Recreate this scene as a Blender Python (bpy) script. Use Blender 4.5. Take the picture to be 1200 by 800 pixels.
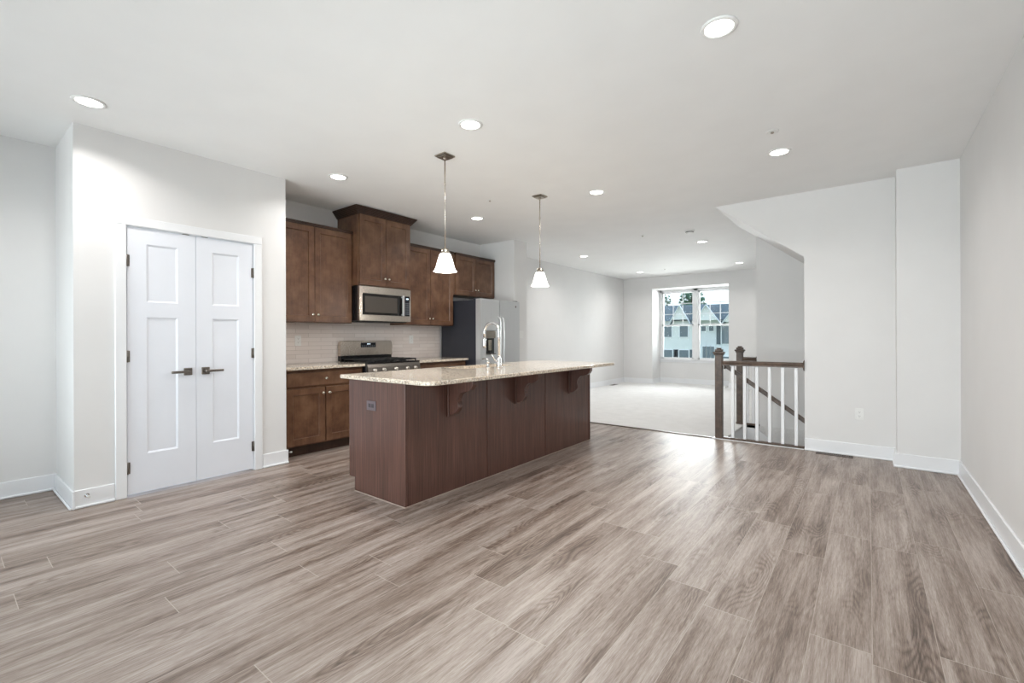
import bpy, bmesh, math, random
from mathutils import Vector, Matrix
random.seed(7)
SC = bpy.context.scene
for o in list(bpy.data.objects):
    bpy.data.objects.remove(o)
COL = SC.collection

# ------------------------------------------------------------------ camera, world, lights, exposure
EXPOSURE = 0.16
SKY = 1.7             # sky radiance
DAY_BACK = 46      # daylight through the added glazed doors behind the camera (W)
DAY_BACK_R = 80
CEIL_FILL_BACK = 220      # added upward fill outside those doors, brightens the ceiling
DAY_BAY = 160       # daylight through the bay window (W)
CEIL_FILL_BAY = 60  # added upward fill outside the bay window
DOWN_W = 7.6          # each recessed downlight (W)
PEND_W = 12

cd = bpy.data.cameras.new('camera')
cam = bpy.data.objects.new('camera', cd)
COL.objects.link(cam)
cd.sensor_fit = 'HORIZONTAL'; cd.sensor_width = 36.0
cd.lens = 36.0 * 534.62 / 1200.0
cd.shift_y = -(400 - 395.1454) / 1200.0
cd.clip_start = 0.05; cd.clip_end = 300
YAW, ROLL = 0.6629, 0.0033
cam.matrix_world = (Matrix.Translation((0, 0, 1.2054)) @ Matrix.Rotation(YAW, 4, 'Z')
                    @ Matrix.Rotation(math.pi / 2, 4, 'X') @ Matrix.Rotation(-ROLL, 4, 'Z'))
SC.camera = cam

vs = SC.view_settings
vs.view_transform = 'Standard'; vs.look = 'None'; vs.gamma = 1.0
vs.use_curve_mapping = False; vs.exposure = EXPOSURE

W = bpy.data.worlds.new('sky'); SC.world = W; W.use_nodes = True
_bg = W.node_tree.nodes['Background']
_tc = W.node_tree.nodes.new('ShaderNodeTexCoord')
_sx = W.node_tree.nodes.new('ShaderNodeSeparateXYZ')
_cr = W.node_tree.nodes.new('ShaderNodeValToRGB')
W.node_tree.links.new(_tc.outputs['Generated'], _sx.inputs[0])
W.node_tree.links.new(_sx.outputs['Z'], _cr.inputs[0])
W.node_tree.links.new(_cr.outputs[0], _bg.inputs[0])
_cr.color_ramp.elements[0].position = 0.0; _cr.color_ramp.elements[0].color = (.80, .87, .93, 1)
_cr.color_ramp.elements[1].position = 0.35; _cr.color_ramp.elements[1].color = (.58, .74, .92, 1)
_bg.inputs[1].default_value = SKY

def area(name, loc, rot, sx, sy, power, color=(1, 1, 1), shape='RECTANGLE', spread=None, parent=None):
    l = bpy.data.lights.new(name, 'AREA'); l.shape = shape; l.size = sx
    if shape in ('RECTANGLE', 'ELLIPSE'): l.size_y = sy
    l.energy = power; l.color = color
    if spread: l.spread = spread
    o = bpy.data.objects.new(name, l); COL.objects.link(o)
    o.location = loc; o.rotation_euler = rot
    if parent: o.parent = parent
    return o
# daylight outside the added glazed doors behind the camera, and above the bay window
area('daylight_back', (-3.3, -1.45, 1.25), (math.pi/2, 0, 0), 2.4, 2.3, DAY_BACK, (.92, .955, 1.0))
area('daylight_back', (-.85, -1.45, 1.25), (math.pi/2, 0, 0), 2.4, 2.3, DAY_BACK_R, (.94, .965, 1.0))
area('daylight_bay', (-3.467, 12.9, 1.9), (-math.pi/2 + .25, 0, 0), 2.2, 1.6, DAY_BAY, (.98, .98, 1.0))
# added upward lamp, no real source there, fills the ceiling from behind
area('ceil_fill_back', (-1.2, -4.2, -.2), (math.pi-.35, 0, 0), 6.5, 4.6, CEIL_FILL_BACK, (.95, .965, 1.0))
area('ceil_fill_bay', (-3.467, 13.6, -.6), (math.pi+.75, 0, 0), 3.0, 2.0, CEIL_FILL_BAY, (1, .99, 1))  # added lamp beyond the bay, aimed up to brighten the living room ceiling

# ------------------------------------------------------------------ materials
def lin(c):
    return tuple(((v/255)/12.92 if v/255 <= .04045 else ((v/255+.055)/1.055)**2.4) for v in c) + (1,)

class NT:
    def __init__(s, name):
        s.m = bpy.data.materials.new(name); s.m.use_nodes = True
        s.t = s.m.node_tree; s.b = s.t.nodes['Principled BSDF']; s.out = s.t.nodes['Material Output']
    def n(s, t, **kw):
        x = s.t.nodes.new(t)
        for k, v in kw.items(): setattr(x, k, v)
        return x
    def l(s, a, b): s.t.links.new(a, b)
    def val(s, sock, v):
        if hasattr(v, 'is_output') or isinstance(v, bpy.types.NodeSocket): s.l(v, sock)
        else: sock.default_value = v
    def math(s, op, a, b=None, c=None):
        x = s.n('ShaderNodeMath', operation=op)
        s.val(x.inputs[0], a)
        if b is not None: s.val(x.inputs[1], b)
        if c is not None: s.val(x.inputs[2], c)
        return x.outputs[0]
    def mix(s, f, a, b, mode='MIX'):
        x = s.n('ShaderNodeMix', data_type='RGBA', blend_type=mode)
        s.val(x.inputs[0], f); s.val(x.inputs[6], a); s.val(x.inputs[7], b)
        return x.outputs[2]
    def pos(s): return s.n('ShaderNodeNewGeometry').outputs['Position']
    def objc(s): return s.n('ShaderNodeTexCoord').outputs['Object']
    def xyz(s, v):
        x = s.n('ShaderNodeSeparateXYZ'); s.l(v, x.inputs[0]); return x.outputs
    def comb(s, x, y, z):
        c = s.n('ShaderNodeCombineXYZ')
        for i, v in enumerate((x, y, z)): s.val(c.inputs[i], v)
        return c.outputs[0]
    def scale(s, v, sc):
        m = s.n('ShaderNodeMapping'); s.l(v, m.inputs[0]); m.inputs['Scale'].default_value = sc
        return m.outputs[0]
    def noise(s, v, sc, det=2, rough=.5):
        x = s.n('ShaderNodeTexNoise'); s.l(v, x.inputs['Vector'])
        x.inputs['Scale'].default_value = sc; x.inputs['Detail'].default_value = det; x.inputs['Roughness'].default_value = rough
        return x.outputs['Fac']
    def ramp(s, f, stops, interp='LINEAR'):
        r = s.n('ShaderNodeValToRGB'); s.l(f, r.inputs[0]); e = r.color_ramp.elements
        r.color_ramp.interpolation = interp
        while len(e) < len(stops): e.new(.5)
        for i, (p, c) in enumerate(stops): e[i].position = p; e[i].color = c if len(c) == 4 else lin(c)
        return r.outputs[0]
    def bump(s, h, strength=.2, dist=.01):
        b = s.n('ShaderNodeBump'); b.inputs['Strength'].default_value = strength; b.inputs['Distance'].default_value = dist
        s.l(h, b.inputs['Height']); s.l(b.outputs[0], s.b.inputs['Normal'])
    def base(s, c): s.val(s.b.inputs['Base Color'], c)
    def set(s, rough=None, metal=None, spec=None, coat=None):
        if rough is not None: s.val(s.b.inputs['Roughness'], rough)
        if metal is not None: s.b.inputs['Metallic'].default_value = metal
        if spec is not None: s.b.inputs['Specular IOR Level'].default_value = spec
        if coat is not None: s.b.inputs['Coat Weight'].default_value = coat

def paint(name, c, rough=.6, amt=.02):
    m = NT(name); p = m.pos()
    n = m.noise(p, 3.0, 3)
    c0 = lin(c); d = tuple(v*(1-amt) for v in c0[:3]) + (1,)
    m.base(m.ramp(n, [(.35, d), (.65, c0)])); m.set(rough)
    m.bump(m.noise(p, 350, 2), .04, .002)
    return m.m
def plain(name, c, rough=.5, metal=0.0, spec=.5, var=.06, scale=40):
    m = NT(name); c0 = lin(c); d = tuple(v*(1-var) for v in c0[:3]) + (1,)
    m.base(m.ramp(m.noise(m.objc(), scale, 2), [(.3, d), (.7, c0)])); m.set(rough, metal, spec)
    return m.m
def brushed(name, c, rough=.28, axis=(2, 60, 400), metal=1.0, var=.86):
    m = NT(name); v = m.scale(m.objc(), axis)
    n = m.noise(v, 1.0, 3)
    c0 = lin(c); d = tuple(x*var for x in c0[:3]) + (1,)
    m.base(m.ramp(n, [(.3, d), (.7, c0)])); m.set(m.math('MULTIPLY_ADD', n, .12, rough-.06), metal)
    return m.m
def emis(name, c, st):
    m = NT(name); m.base(lin(c)); m.b.inputs['Emission Color'].default_value = lin(c); m.b.inputs['Emission Strength'].default_value = st
    return m.m

M = {}
M['wall'] = paint('wall_paint', (230, 229, 228))
M['ceil'] = paint('ceiling_paint', (244, 244, 243), .75)
M['trim'] = paint('trim_paint', (240, 241, 243), .35)
M['door'] = paint('door_paint', (236, 239, 246), .4)
M['plastic'] = plain('white_plastic', (240, 240, 238), .35)
M['slot'] = plain('slot_dark', (70, 68, 66), .6)

def wood_floor():
    m = NT('plank_floor'); P = m.xyz(m.pos())
    PW, PL = .2, 1.22
    fx = m.math('DIVIDE', m.math('SUBTRACT', P[0], .01), PW)
    ix = m.math('FLOOR', fx); ux = m.math('FRACT', fx)
    wn = m.n('ShaderNodeTexWhiteNoise', noise_dimensions='1D'); m.l(ix, wn.inputs['W'])
    fy = m.math('ADD', m.math('DIVIDE', P[1], PL), m.math('MULTIPLY', wn.outputs['Value'], 7.3))
    iy = m.math('FLOOR', fy); uy = m.math('FRACT', fy)
    w2 = m.n('ShaderNodeTexWhiteNoise', noise_dimensions='2D'); m.l(m.comb(ix, iy, 0), w2.inputs['Vector'])
    r = w2.outputs['Value']
    off = m.math('MULTIPLY', r, 37.0)
    # cathedral figure: contour lines of a stretched smooth noise
    v1 = m.comb(m.math('ADD', m.math('MULTIPLY', P[0], 6.5), off), m.math('ADD', m.math('MULTIPLY', P[1], 1.15), m.math('MULTIPLY', off, 3.1)), off)
    n1 = m.noise(v1, 1.0, 1.6, .4)
    rings = m.math('FRACT', m.math('MULTIPLY', n1, 26.0))
    rings = m.math('POWER', m.math('ABSOLUTE', m.math('SUBTRACT', m.math('MULTIPLY', rings, 2.0), 1.0)), 1.6)
    # fine fibres, medium streaks, broad tone
    n2 = m.noise(m.comb(m.math('ADD', m.math('MULTIPLY', P[0], 420.0), off), m.math('MULTIPLY', P[1], 20.0), off), 1.0, 3, .7)
    n4 = m.noise(m.comb(m.math('MULTIPLY', P[0], 110.0), m.math('ADD', m.math('MULTIPLY', P[1], 5.0), off), off), 1.0, 3, .6)
    n3 = m.noise(m.comb(m.math('ADD', m.math('MULTIPLY', P[0], 15.0), off), m.math('MULTIPLY', P[1], 1.0), off), 1.0, 3, .55)
    n5 = m.noise(m.comb(m.math('ADD', m.math('MULTIPLY', P[0], 7.0), off), m.math('ADD', m.math('MULTIPLY', P[1], 1.3), off), m.math('MULTIPLY', off, 2.0)), 1.0, 2, .5)
    band = m.n('ShaderNodeMapRange'); m.l(n5, band.inputs[0]); band.inputs[1].default_value = .47; band.inputs[2].default_value = .62
    g = m.math('MULTIPLY_ADD', m.math('SUBTRACT', n3, .5), .50, .5)
    g = m.math('MULTIPLY_ADD', m.math('SUBTRACT', n2, .5), .42, g)
    g = m.math('MULTIPLY_ADD', m.math('SUBTRACT', n4, .5), .34, g)
    g = m.math('SUBTRACT', g, m.math('MULTIPLY', m.math('MULTIPLY_ADD', rings, .8, .25), m.math('MULTIPLY', band.outputs[0], .145)))
    g = m.math('MULTIPLY_ADD', m.math('SUBTRACT', r, .5), .05, g)
    col = m.ramp(g, FLOOR_RAMP)
    # light micro-bevel joints
    ex = m.math('MULTIPLY', m.math('MINIMUM', ux, m.math('SUBTRACT', 1.0, ux)), PW)
    ey = m.math('MULTIPLY', m.math('MINIMUM', uy, m.math('SUBTRACT', 1.0, uy)), PL)
    jx = m.math('LESS_THAN', ex, .0011); jy = m.math('LESS_THAN', ey, .0016)
    j = m.math('MAXIMUM', m.math('MULTIPLY', jx, .55), m.math('MULTIPLY', jy, .65))
    col = m.mix(j, col, lin((196, 186, 175)))
    m.base(col)
    m.set(m.math('MULTIPLY_ADD', n2, .16, .30), 0, .75)
    m.bump(m.math('SUBTRACT', m.math('MULTIPLY', n2, .5), m.math('MULTIPLY', j, .4)), .10, .003)
    return m.m
FLOOR_RAMP = [(.27, (76, 59, 48)), (.40, (121, 103, 91)), (.52, (154, 139, 129)), (.66, (183, 171, 163))]
M['floor'] = wood_floor()

def carpet():
    m = NT('carpet'); p = m.pos()
    n = m.noise(p, 160, 3, .7); n2 = m.noise(p, 6, 3)
    m.base(m.ramp(m.math('ADD', m.math('MULTIPLY', n, .7), m.math('MULTIPLY', n2, .3)), [(.3, (222, 221, 219)), (.7, (247, 246, 245))]))
    m.set(.95, 0, .1); m.bump(n, .8, .01)
    return m.m
M['carpet'] = carpet()

def cab_wood(name, dark, mid, light, coarse=6):
    m = NT(name); p = m.pos()
    n1 = m.noise(p, coarse, 4, .6)
    n2 = m.noise(m.scale(p, (60, 60, 5)), 1.0, 3, .6)
    f = m.math('ADD', m.math('MULTIPLY', n1, .78), m.math('MULTIPLY', n2, .22))
    m.base(m.ramp(f, [(.34, dark), (.5, mid), (.66, light)])); m.set(.34, 0, .5)
    m.bump(n2, .03, .002)
    return m.m
M['cab'] = cab_wood('stained_maple', (82, 55, 41), (103, 73, 54), (122, 91, 69))
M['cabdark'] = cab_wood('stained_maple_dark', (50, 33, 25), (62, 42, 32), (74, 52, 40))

def isl_wood():
    m = NT('island_veneer'); p = m.pos()
    n2 = m.noise(m.scale(p, (130, 130, 2.2)), 1.0, 4, .7)
    n1 = m.noise(m.scale(p, (10, 10, 1.2)), 1.0, 3)
    f = m.math('ADD', m.math('MULTIPLY', n2, .7), m.math('MULTIPLY', n1, .3))
    m.base(m.ramp(f, [(.33, (60, 34, 25)), (.5, (84, 52, 41)), (.67, (108, 72, 60))])); m.set(.5, 0, .5, .6)
    m.b.inputs['Coat IOR'].default_value = 1.55; m.b.inputs['Coat Roughness'].default_value = .2
    m.bump(n2, .05, .002)
    return m.m
M['isl'] = isl_wood()
M['stairwood'] = cab_wood('stair_wood', (66, 52, 43), (84, 68, 57), (102, 84, 71), 14)

def granite():
    m = NT('granite'); p = m.pos()
    v = m.n('ShaderNodeTexVoronoi'); m.l(p, v.inputs['Vector']); v.inputs['Scale'].default_value = 130
    cell = m.xyz(v.outputs['Color'])[0]
    c1 = m.ramp(cell, [(.0, (92, 84, 78)), (.14, (150, 136, 122)), (.3, (208, 188, 164)), (.55, (230, 217, 198)), (.85, (240, 236, 228))], 'CONSTANT')
    n = m.noise(p, 45, 4, .7)
    c2 = m.ramp(n, [(.35, (150, 132, 116)), (.5, (222, 207, 186)), (.65, (238, 232, 222))])
    m.base(m.mix(.45, c1, c2)); m.set(.08, 0, .5)
    return m.m
M['granite'] = granite()

def tile():
    m = NT('backsplash_tile'); P = m.xyz(m.pos())
    b = m.n('ShaderNodeTexBrick'); m.l(m.comb(P[1], P[2], 0), b.inputs['Vector'])
    b.inputs['Scale'].default_value = 1.0; b.inputs['Brick Width'].default_value = .30; b.inputs['Row Height'].default_value = .0485
    b.inputs['Mortar Size'].default_value = .0016; b.inputs['Color1'].default_value = lin((238, 230, 226)); b.inputs['Color2'].default_value = lin((226, 216, 211))
    b.inputs['Mortar'].default_value = lin((196, 186, 180))
    m.base(b.outputs['Color']); m.set(.18); m.bump(m.math('SUBTRACT', 1.0, b.outputs['Fac']), .3, .002)
    return m.m
M['tile'] = tile()
M['steel'] = brushed('brushed_steel', (208, 199, 188), .27)
M['steelv'] = brushed('brushed_steel_vertical', (214, 216, 217), .3, (500, 500, 2), .6, .96)
M['nickel'] = brushed('brushed_nickel', (178, 170, 158), .3, (80, 80, 80))
M['darknickel'] = brushed('satin_nickel', (128, 122, 116), .34, (80, 80, 80))
M['chrome'] = plain('chrome', (232, 232, 232), .08, 1.0)
M['knob'] = plain('pewter_knob', (226, 218, 204), .22, 1.0)
M['black'] = plain('black_enamel', (22, 22, 24), .22)
M['iron'] = plain('cast_iron', (20, 20, 21), .55)
M['fridgeside'] = plain('fridge_side', (44, 46, 54), .45)
M['glassblk'] = plain('black_glass', (30, 28, 27), .06, 0, .6)
M['glassmw'] = plain('microwave_screen', (84, 78, 72), .12, 0, .6, .15, 300)
M['display'] = plain('display_panel', (24, 27, 36), .15)
M['legend'] = plain('legend_print', (170, 176, 184), .4)
M['digits'] = emis('display_digits', (215, 232, 245), 1.2)
M['vinyl'] = plain('window_vinyl', (242, 243, 244), .3)
M['shade'] = emis('opal_glass', (255, 251, 244), 3.2)
M['lens'] = emis('downlight_lens', (255, 252, 246), 9.0)
M['outletbrown'] = plain('bronze_plate', (104, 92, 96), .4)
M['outletface'] = plain('bronze_receptacle', (66, 58, 62), .4)
M['bronze'] = plain('vent_bronze', (78, 62, 50), .45)
M['caulk'] = plain('tan_caulk', (176, 160, 146), .6)
M['rubber'] = plain('white_rubber', (225, 224, 220), .6)

def glass():
    m = NT('window_glass'); t = m.t
    tr = m.n('ShaderNodeBsdfTransparent'); gl = m.n('ShaderNodeBsdfGlossy'); mx = m.n('ShaderNodeMixShader')
    tr.inputs[0].default_value = (.96, .985, .975, 1); gl.inputs['Roughness'].default_value = .02
    lw = m.n('ShaderNodeFresnel'); lw.inputs[0].default_value = 1.45
    m.l(lw.outputs[0], mx.inputs[0]); m.l(tr.outputs[0], mx.inputs[1]); m.l(gl.outputs[0], mx.inputs[2]); m.l(mx.outputs[0], m.out.inputs[0])
    return m.m
M['glass'] = glass()
M['siding'] = paint('house_siding', (240, 240, 238), .7, .05)
M['sidinggrey'] = paint('house_siding_grey', (228, 230, 232), .7, .05)
M['sidingcream'] = paint('house_siding_cream', (236, 237, 234), .7, .05)
M['roof'] = plain('roof_shingle', (112, 124, 132), .8, 0, .3, .25, 3)
M['housewin'] = plain('house_window_glass', (96, 112, 120), .1)
M['shutter'] = plain('house_shutter', (86, 98, 106), .6)
M['brick'] = plain('house_stone', (168, 164, 160), .85, 0, .3, .3, 4)
M['grass'] = plain('lawn_grass', (120, 140, 96), .9, 0, .2, .3, .8)
M['leaf'] = plain('tree_leaves', (96, 132, 108), .8, 0, .3, .4, 2)
M['bark'] = plain('tree_bark', (92, 80, 70), .9, 0, .2, .3, 6)

# ------------------------------------------------------------------ mesh helpers
WL = {}
class MB:
    def __init__(s): s.bm = bmesh.new()
    def box(s, x0, x1, y0, y1, z0, z1, bev=0, seg=1):
        if x0 > x1: x0, x1 = x1, x0
        if y0 > y1: y0, y1 = y1, y0
        if z0 > z1: z0, z1 = z1, z0
        r = bmesh.ops.create_cube(s.bm, size=1)
        for v in r['verts']:
            v.co = ((x0+x1)/2 + v.co.x*(x1-x0), (y0+y1)/2 + v.co.y*(y1-y0), (z0+z1)/2 + v.co.z*(z1-z0))
        if bev:
            es = list({e for v in r['verts'] for e in v.link_edges})
            bmesh.ops.bevel(s.bm, geom=es, offset=min(bev, .45*min(x1-x0, y1-y0, z1-z0)), segments=seg, affect='EDGES', profile=.5)
        return s
    def prism(s, poly, axis, a0, a1, smooth=False, bev=0):
        def P(p, a):
            return {'x': (a, p[0], p[1]), 'y': (p[0], a, p[1]), 'z': (p[0], p[1], a)}[axis]
        A = [s.bm.verts.new(P(p, a0)) for p in poly]; B = [s.bm.verts.new(P(p, a1)) for p in poly]
        n = len(poly); fs = []
        f1 = s.bm.faces.new(A); f2 = s.bm.faces.new(B[::-1])
        for i in range(n):
            f = s.bm.faces.new((A[i], A[(i+1) % n], B[(i+1) % n], B[i])); f.smooth = smooth
        if bev:
            es = list(set(list(f1.edges) + list(f2.edges)))
            bmesh.ops.bevel(s.bm, geom=es, offset=bev, segments=2, affect='EDGES', profile=.5)
        return s
    def tube(s, pts, r, seg=12, closed=False):
        pts = [Vector(p) for p in pts]; n = len(pts)
        rs = r if isinstance(r, (list, tuple)) else [r]*n
        t0 = (pts[1]-pts[0]).normalized()
        u = t0.orthogonal().normalized(); rings = []
        for i, p in enumerate(pts):
            t = (pts[min(i+1, n-1)] - pts[max(i-1, 0)]).normalized()
            u = (u - t*u.dot(t)).normalized(); w = t.cross(u)
            rings.append([s.bm.verts.new(p + (u*math.cos(a) + w*math.sin(a))*rs[i]) for a in [2*math.pi*k/seg for k in range(seg)]])
        for a, b in zip(rings, rings[1:]):
            for k in range(seg):
                f = s.bm.faces.new((a[k], a[(k+1) % seg], b[(k+1) % seg], b[k])); f.smooth = True
        s.bm.faces.new(rings[0][::-1]); s.bm.faces.new(rings[-1])
        return s
    def lathe(s, c, prof, seg=32, axis='z', cap=True):
        def P(r, h, a):
            x, y = r*math.cos(a), r*math.sin(a)
            d = {'z': (x, y, h), 'x': (h, x, y), 'y': (x, h, y)}[axis]
            return (c[0]+d[0], c[1]+d[1], c[2]+d[2])
        rings = [[s.bm.verts.new(P(max(r, 1e-5), h, 2*math.pi*k/seg)) for k in range(seg)] for r, h in prof]
        for a, b in zip(rings, rings[1:]):
            for k in range(seg):
                f = s.bm.faces.new((a[k], a[(k+1) % seg], b[(k+1) % seg], b[k])); f.smooth = True
        if cap:
            s.bm.faces.new(rings[0][::-1]); s.bm.faces.new(rings[-1])
        return s
    def slab(s, mp, Wd, Ht, T, panels, depth=.008, slope=.012):
        """panelled slab: mp(u,v,w) -> world; front at w=T, recessed panels"""
        us = sorted({0, Wd, *[p[0] for p in panels], *[p[1] for p in panels]})
        vs_ = sorted({0, Ht, *[p[2] for p in panels], *[p[3] for p in panels]})
        V = {}
        def vt(u, v, w):
            k = (round(u, 5), round(v, 5), round(w, 5))
            if k not in V: V[k] = s.bm.verts.new(mp(u, v, w))
            return V[k]
        def q(*a): s.bm.faces.new([vt(*p) for p in a])
        def inside(u, v): return any(p[0] < u < p[1] and p[2] < v < p[3] for p in panels)
        for i in range(len(us)-1):
            for j in range(len(vs_)-1):
                if inside((us[i]+us[i+1])/2, (vs_[j]+vs_[j+1])/2): continue
                q((us[i], vs_[j], T), (us[i+1], vs_[j], T), (us[i+1], vs_[j+1], T), (us[i], vs_[j+1], T))
        for a, b, c_, d in panels:
            o = [(a, c_), (b, c_), (b, d), (a, d)]
            ii = [(a+slope, c_+slope), (b-slope, c_+slope), (b-slope, d-slope), (a+slope, d-slope)]
            for k in range(4):
                q((*o[k], T), (*o[(k+1) % 4], T), (*ii[(k+1) % 4], T-depth), (*ii[k], T-depth))
            q(*[(*p, T-depth) for p in ii])
        e = .0015
        for i in range(len(us)-1):
            q((us[i], 0, T), (us[i], 0, 0), (us[i+1], 0, 0), (us[i+1], 0, T)); q((us[i], Ht, 0), (us[i], Ht, T), (us[i+1], Ht, T), (us[i+1], Ht, 0))
        for j in range(len(vs_)-1):
            q((0, vs_[j], 0), (0, vs_[j], T), (0, vs_[j+1], T), (0, vs_[j+1], 0)); q((Wd, vs_[j], T), (Wd, vs_[j], 0), (Wd, vs_[j+1], 0), (Wd, vs_[j+1], T))
        q(*[(u, 0, 0) for u in us[::-1]], *[(0, v, 0) for v in vs_[1:-1]], *[(u, Ht, 0) for u in us], *[(Wd, v, 0) for v in vs_[1:-1][::-1]])
        return s
    def build(s, name, mat, parent=None):
        bmesh.ops.recalc_face_normals(s.bm, faces=s.bm.faces[:])
        cs = [v.co for v in s.bm.verts]
        mn = Vector((min(c.x for c in cs), min(c.y for c in cs), min(c.z for c in cs)))
        mx = Vector((max(c.x for c in cs), max(c.y for c in cs), max(c.z for c in cs)))
        ctr = (mn+mx)/2
        if parent is None: ctr.z = mn.z
        for v in s.bm.verts: v.co -= ctr
        me = bpy.data.meshes.new(name); s.bm.to_mesh(me); s.bm.free()
        me.materials.append(M[mat] if isinstance(mat, str) else mat)
        o = bpy.data.objects.new(name, me); COL.objects.link(o)
        o.location = ctr - (WL[parent] if parent else Vector()); WL[o] = ctr
        if parent: o.parent = parent
        return o
def tag(o, label=None, cat=None, group=None, kind=None):
    if label: o['label'] = label
    if cat: o['category'] = cat
    if group: o['group'] = group
    if kind: o['kind'] = kind
    return o
def thing(name, loc, label, cat, group=None, kind=None):
    o = bpy.data.objects.new(name, None); COL.objects.link(o); o.location = loc; o.empty_display_size = .1
    WL[o] = Vector(loc)
    return tag(o, label, cat, group, kind)
KIDS = lambda o: [c for c in bpy.data.objects if c.parent == o]
def copy_tree(o, delta=None, parent=None):
    c = o.copy(); COL.objects.link(c)
    if parent: c.parent = parent
    if delta is not None: c.location = o.location + Vector(delta)
    WL[c] = (WL[o] if o in WL else Vector(o.location)) + (Vector(delta) if delta is not None else Vector())
    for k in KIDS(o): copy_tree(k, None, c)
    return c
def struct(name, mb, mat, label=None):
    o = mb.build(name, mat); o['kind'] = 'structure'
    o['label'] = label or name.replace('_', ' '); o['category'] = name.split('_')[0]
    return o

# ------------------------------------------------------------------ room shell
H = 2.74
XR, XP, YP0, YP1 = .63, -4.4345, .635, 2.131
XAL, XK, XLV = -5.14, -5.09, -5.16
YS, YPL, XPL, XSE = 5.74, 5.498, .208, -.535
YFAR, YBAY = 11.47, 12.02
BX0, BX1, BZ = -4.377, -2.557, 2.435
YB = -1.2
NX = -1.36                                    # top nosing of the stairs
struct('floor', MB().box(-5.3, .75, YB-.12, 5.755, -.12, 0).box(-1.45, .75, 5.755, 5.80, -.12, 0), 'floor', 'grey brown wood plank floor running through kitchen and dining area')
struct('floor_living', MB().box(-5.3, NX, 5.755, 6.86, -.12, .004).box(-5.3, .75, 6.86, YBAY+.1, -.12, .004), 'carpet', 'pale carpet floor of the far living room')
struct('ceiling', MB().box(-5.3, .75, YB-.12, YFAR+.12, H, H+.12), 'ceil', 'flat white ceiling')
struct('wall_left', MB().box(-5.3, XAL, YB-.12, YP0+.05, 0, H), 'wall', 'white wall at far left of the photo')
DY0, DY1, DZ = .931, 1.832, 2.062
wp = MB()
wp.box(XP-.11, XP, YP0, DY0-.018, 0, H).box(XP-.11, XP, DY1+.018, YP1, 0, H).box(XP-.11, XP, DY0-.018, DY1+.018, DZ+.018, H)
wp.box(-5.3, XP-.11, YP0, YP0+.11, 0, H).box(-5.3, XP-.11, YP1-.11, YP1, 0, H)
struct('wall_pantry', wp, 'wall', 'off white pantry wall around the double door')
struct('wall_kitchen', MB().box(-5.3, XK, YP1, 5.665, 0, H), 'wall', 'white wall behind the kitchen cabinets')
struct('wall_stub', MB().box(-5.3, -4.376, 5.665, 6.0, 0, H), 'wall', 'white stub wall beside the refrigerator')
struct('wall_living', MB().box(-5.3, XLV, 6.0, YFAR+.12, 0, H), 'wall', 'white left wall of the living room')
fw = MB().box(-5.3, BX0, YFAR, YFAR+.12, 0, H).box(BX1, .75, YFAR, YFAR+.12, 0, H).box(BX0, BX1, YFAR, YFAR+.12, BZ, H)
struct('wall_far', fw, 'wall', 'far living room wall with the window bay')
bay = MB().box(BX0-.12, BX0, YFAR+.12, YBAY+.14, 0, BZ+.12).box(BX1, BX1+.12, YFAR+.12, YBAY+.14, 0, BZ+.12)
bay.box(BX0, BX1, YFAR+.12, YBAY+.14, BZ, BZ+.12).box(BX0, BX1, YBAY, YBAY+.14, 0, .60)
struct('wall_bay', bay, 'wall', 'white recess walls around the far window')
struct('wall_right', MB().box(XR, XR+.12, YB-.12, YFAR, -2.8, H), 'wall', 'white wall at right edge of the photo')
struct('wall_pillar', MB().box(XPL, XR, YPL, YS+.12, 0, H), 'wall', 'white corner pillar beside the right wall')
def soff(x): return 2.745 + (x+1.425)*(2.05-2.745)/(-.535+1.425)
st = MB().prism([(-1.425, H), (XSE, soff(XSE)), (XSE, -2.8), (XR, -2.8), (XR, H)], 'y', YS, YS+.12)
struct('wall_stair', st, 'wall', 'white stair wall with slanted upper edge')
struct('wall_stairside', MB().box(-1.40, XSE-.001, YS+.062, YS+.12, -2.8, -.002), 'wall', 'wall below the front stair railing')
struct('wall_stairwell', MB().box(-1.40, XR, 6.86, 6.98, -2.8, -.12).prism([(-1.185, 0), (XR, 0), (XR, H), (-1.185, H)], 'y', 6.87, 6.98), 'wall', 'white wall behind the stairs')
sf = MB().prism([(-1.425, H), (XR, soff(XR)), (XR, soff(XR)+.2), (-1.16, H)], 'y', YS+.12, 6.98)
struct('ceiling_stair', sf, 'wall', 'sloping underside of the upper stairs')
struct('wall_landing', MB().box(-1.52, -1.40, 5.80, 6.98, -2.8, -.12), 'wall', 'wall below the stair landing')
struct('floor_lower', MB().box(-1.6, .75, 5.6, 7.1, -2.9, -2.8), 'carpet', 'floor at foot of the stairs')
# unseen wall behind the camera; glazed door added as a source for the daylight
bo0, bo1, bz = -4.55, .35, 2.4
bw = MB().box(-5.3, bo0, YB-.12, YB, 0, H).box(bo1, .75, YB-.12, YB, 0, H).box(bo0, bo1, YB-.12, YB, bz, H)
struct('wall_back', bw, 'wall', 'wall behind the camera with an added glazed door')
gd = thing('door_2', (bo0, YB, 0), 'wide glazed door added behind the camera as daylight source', 'door', kind='structure')
f = MB()
for k in range(5):
    x = bo0 + (bo1-bo0)*k/4
    f.box(max(x-.035, bo0), min(x+.035, bo1), YB-.10, YB-.04, 0, bz)
f.box(bo0, bo1, YB-.10, YB-.04, bz-.06, bz).box(bo0, bo1, YB-.10, YB-.04, 0, .08)
f.build('door_frame', 'vinyl', gd)
MB().box(bo0+.02, bo1-.02, YB-.075, YB-.07, .05, bz-.04).build('glass_pane', 'glass', gd)

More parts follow.
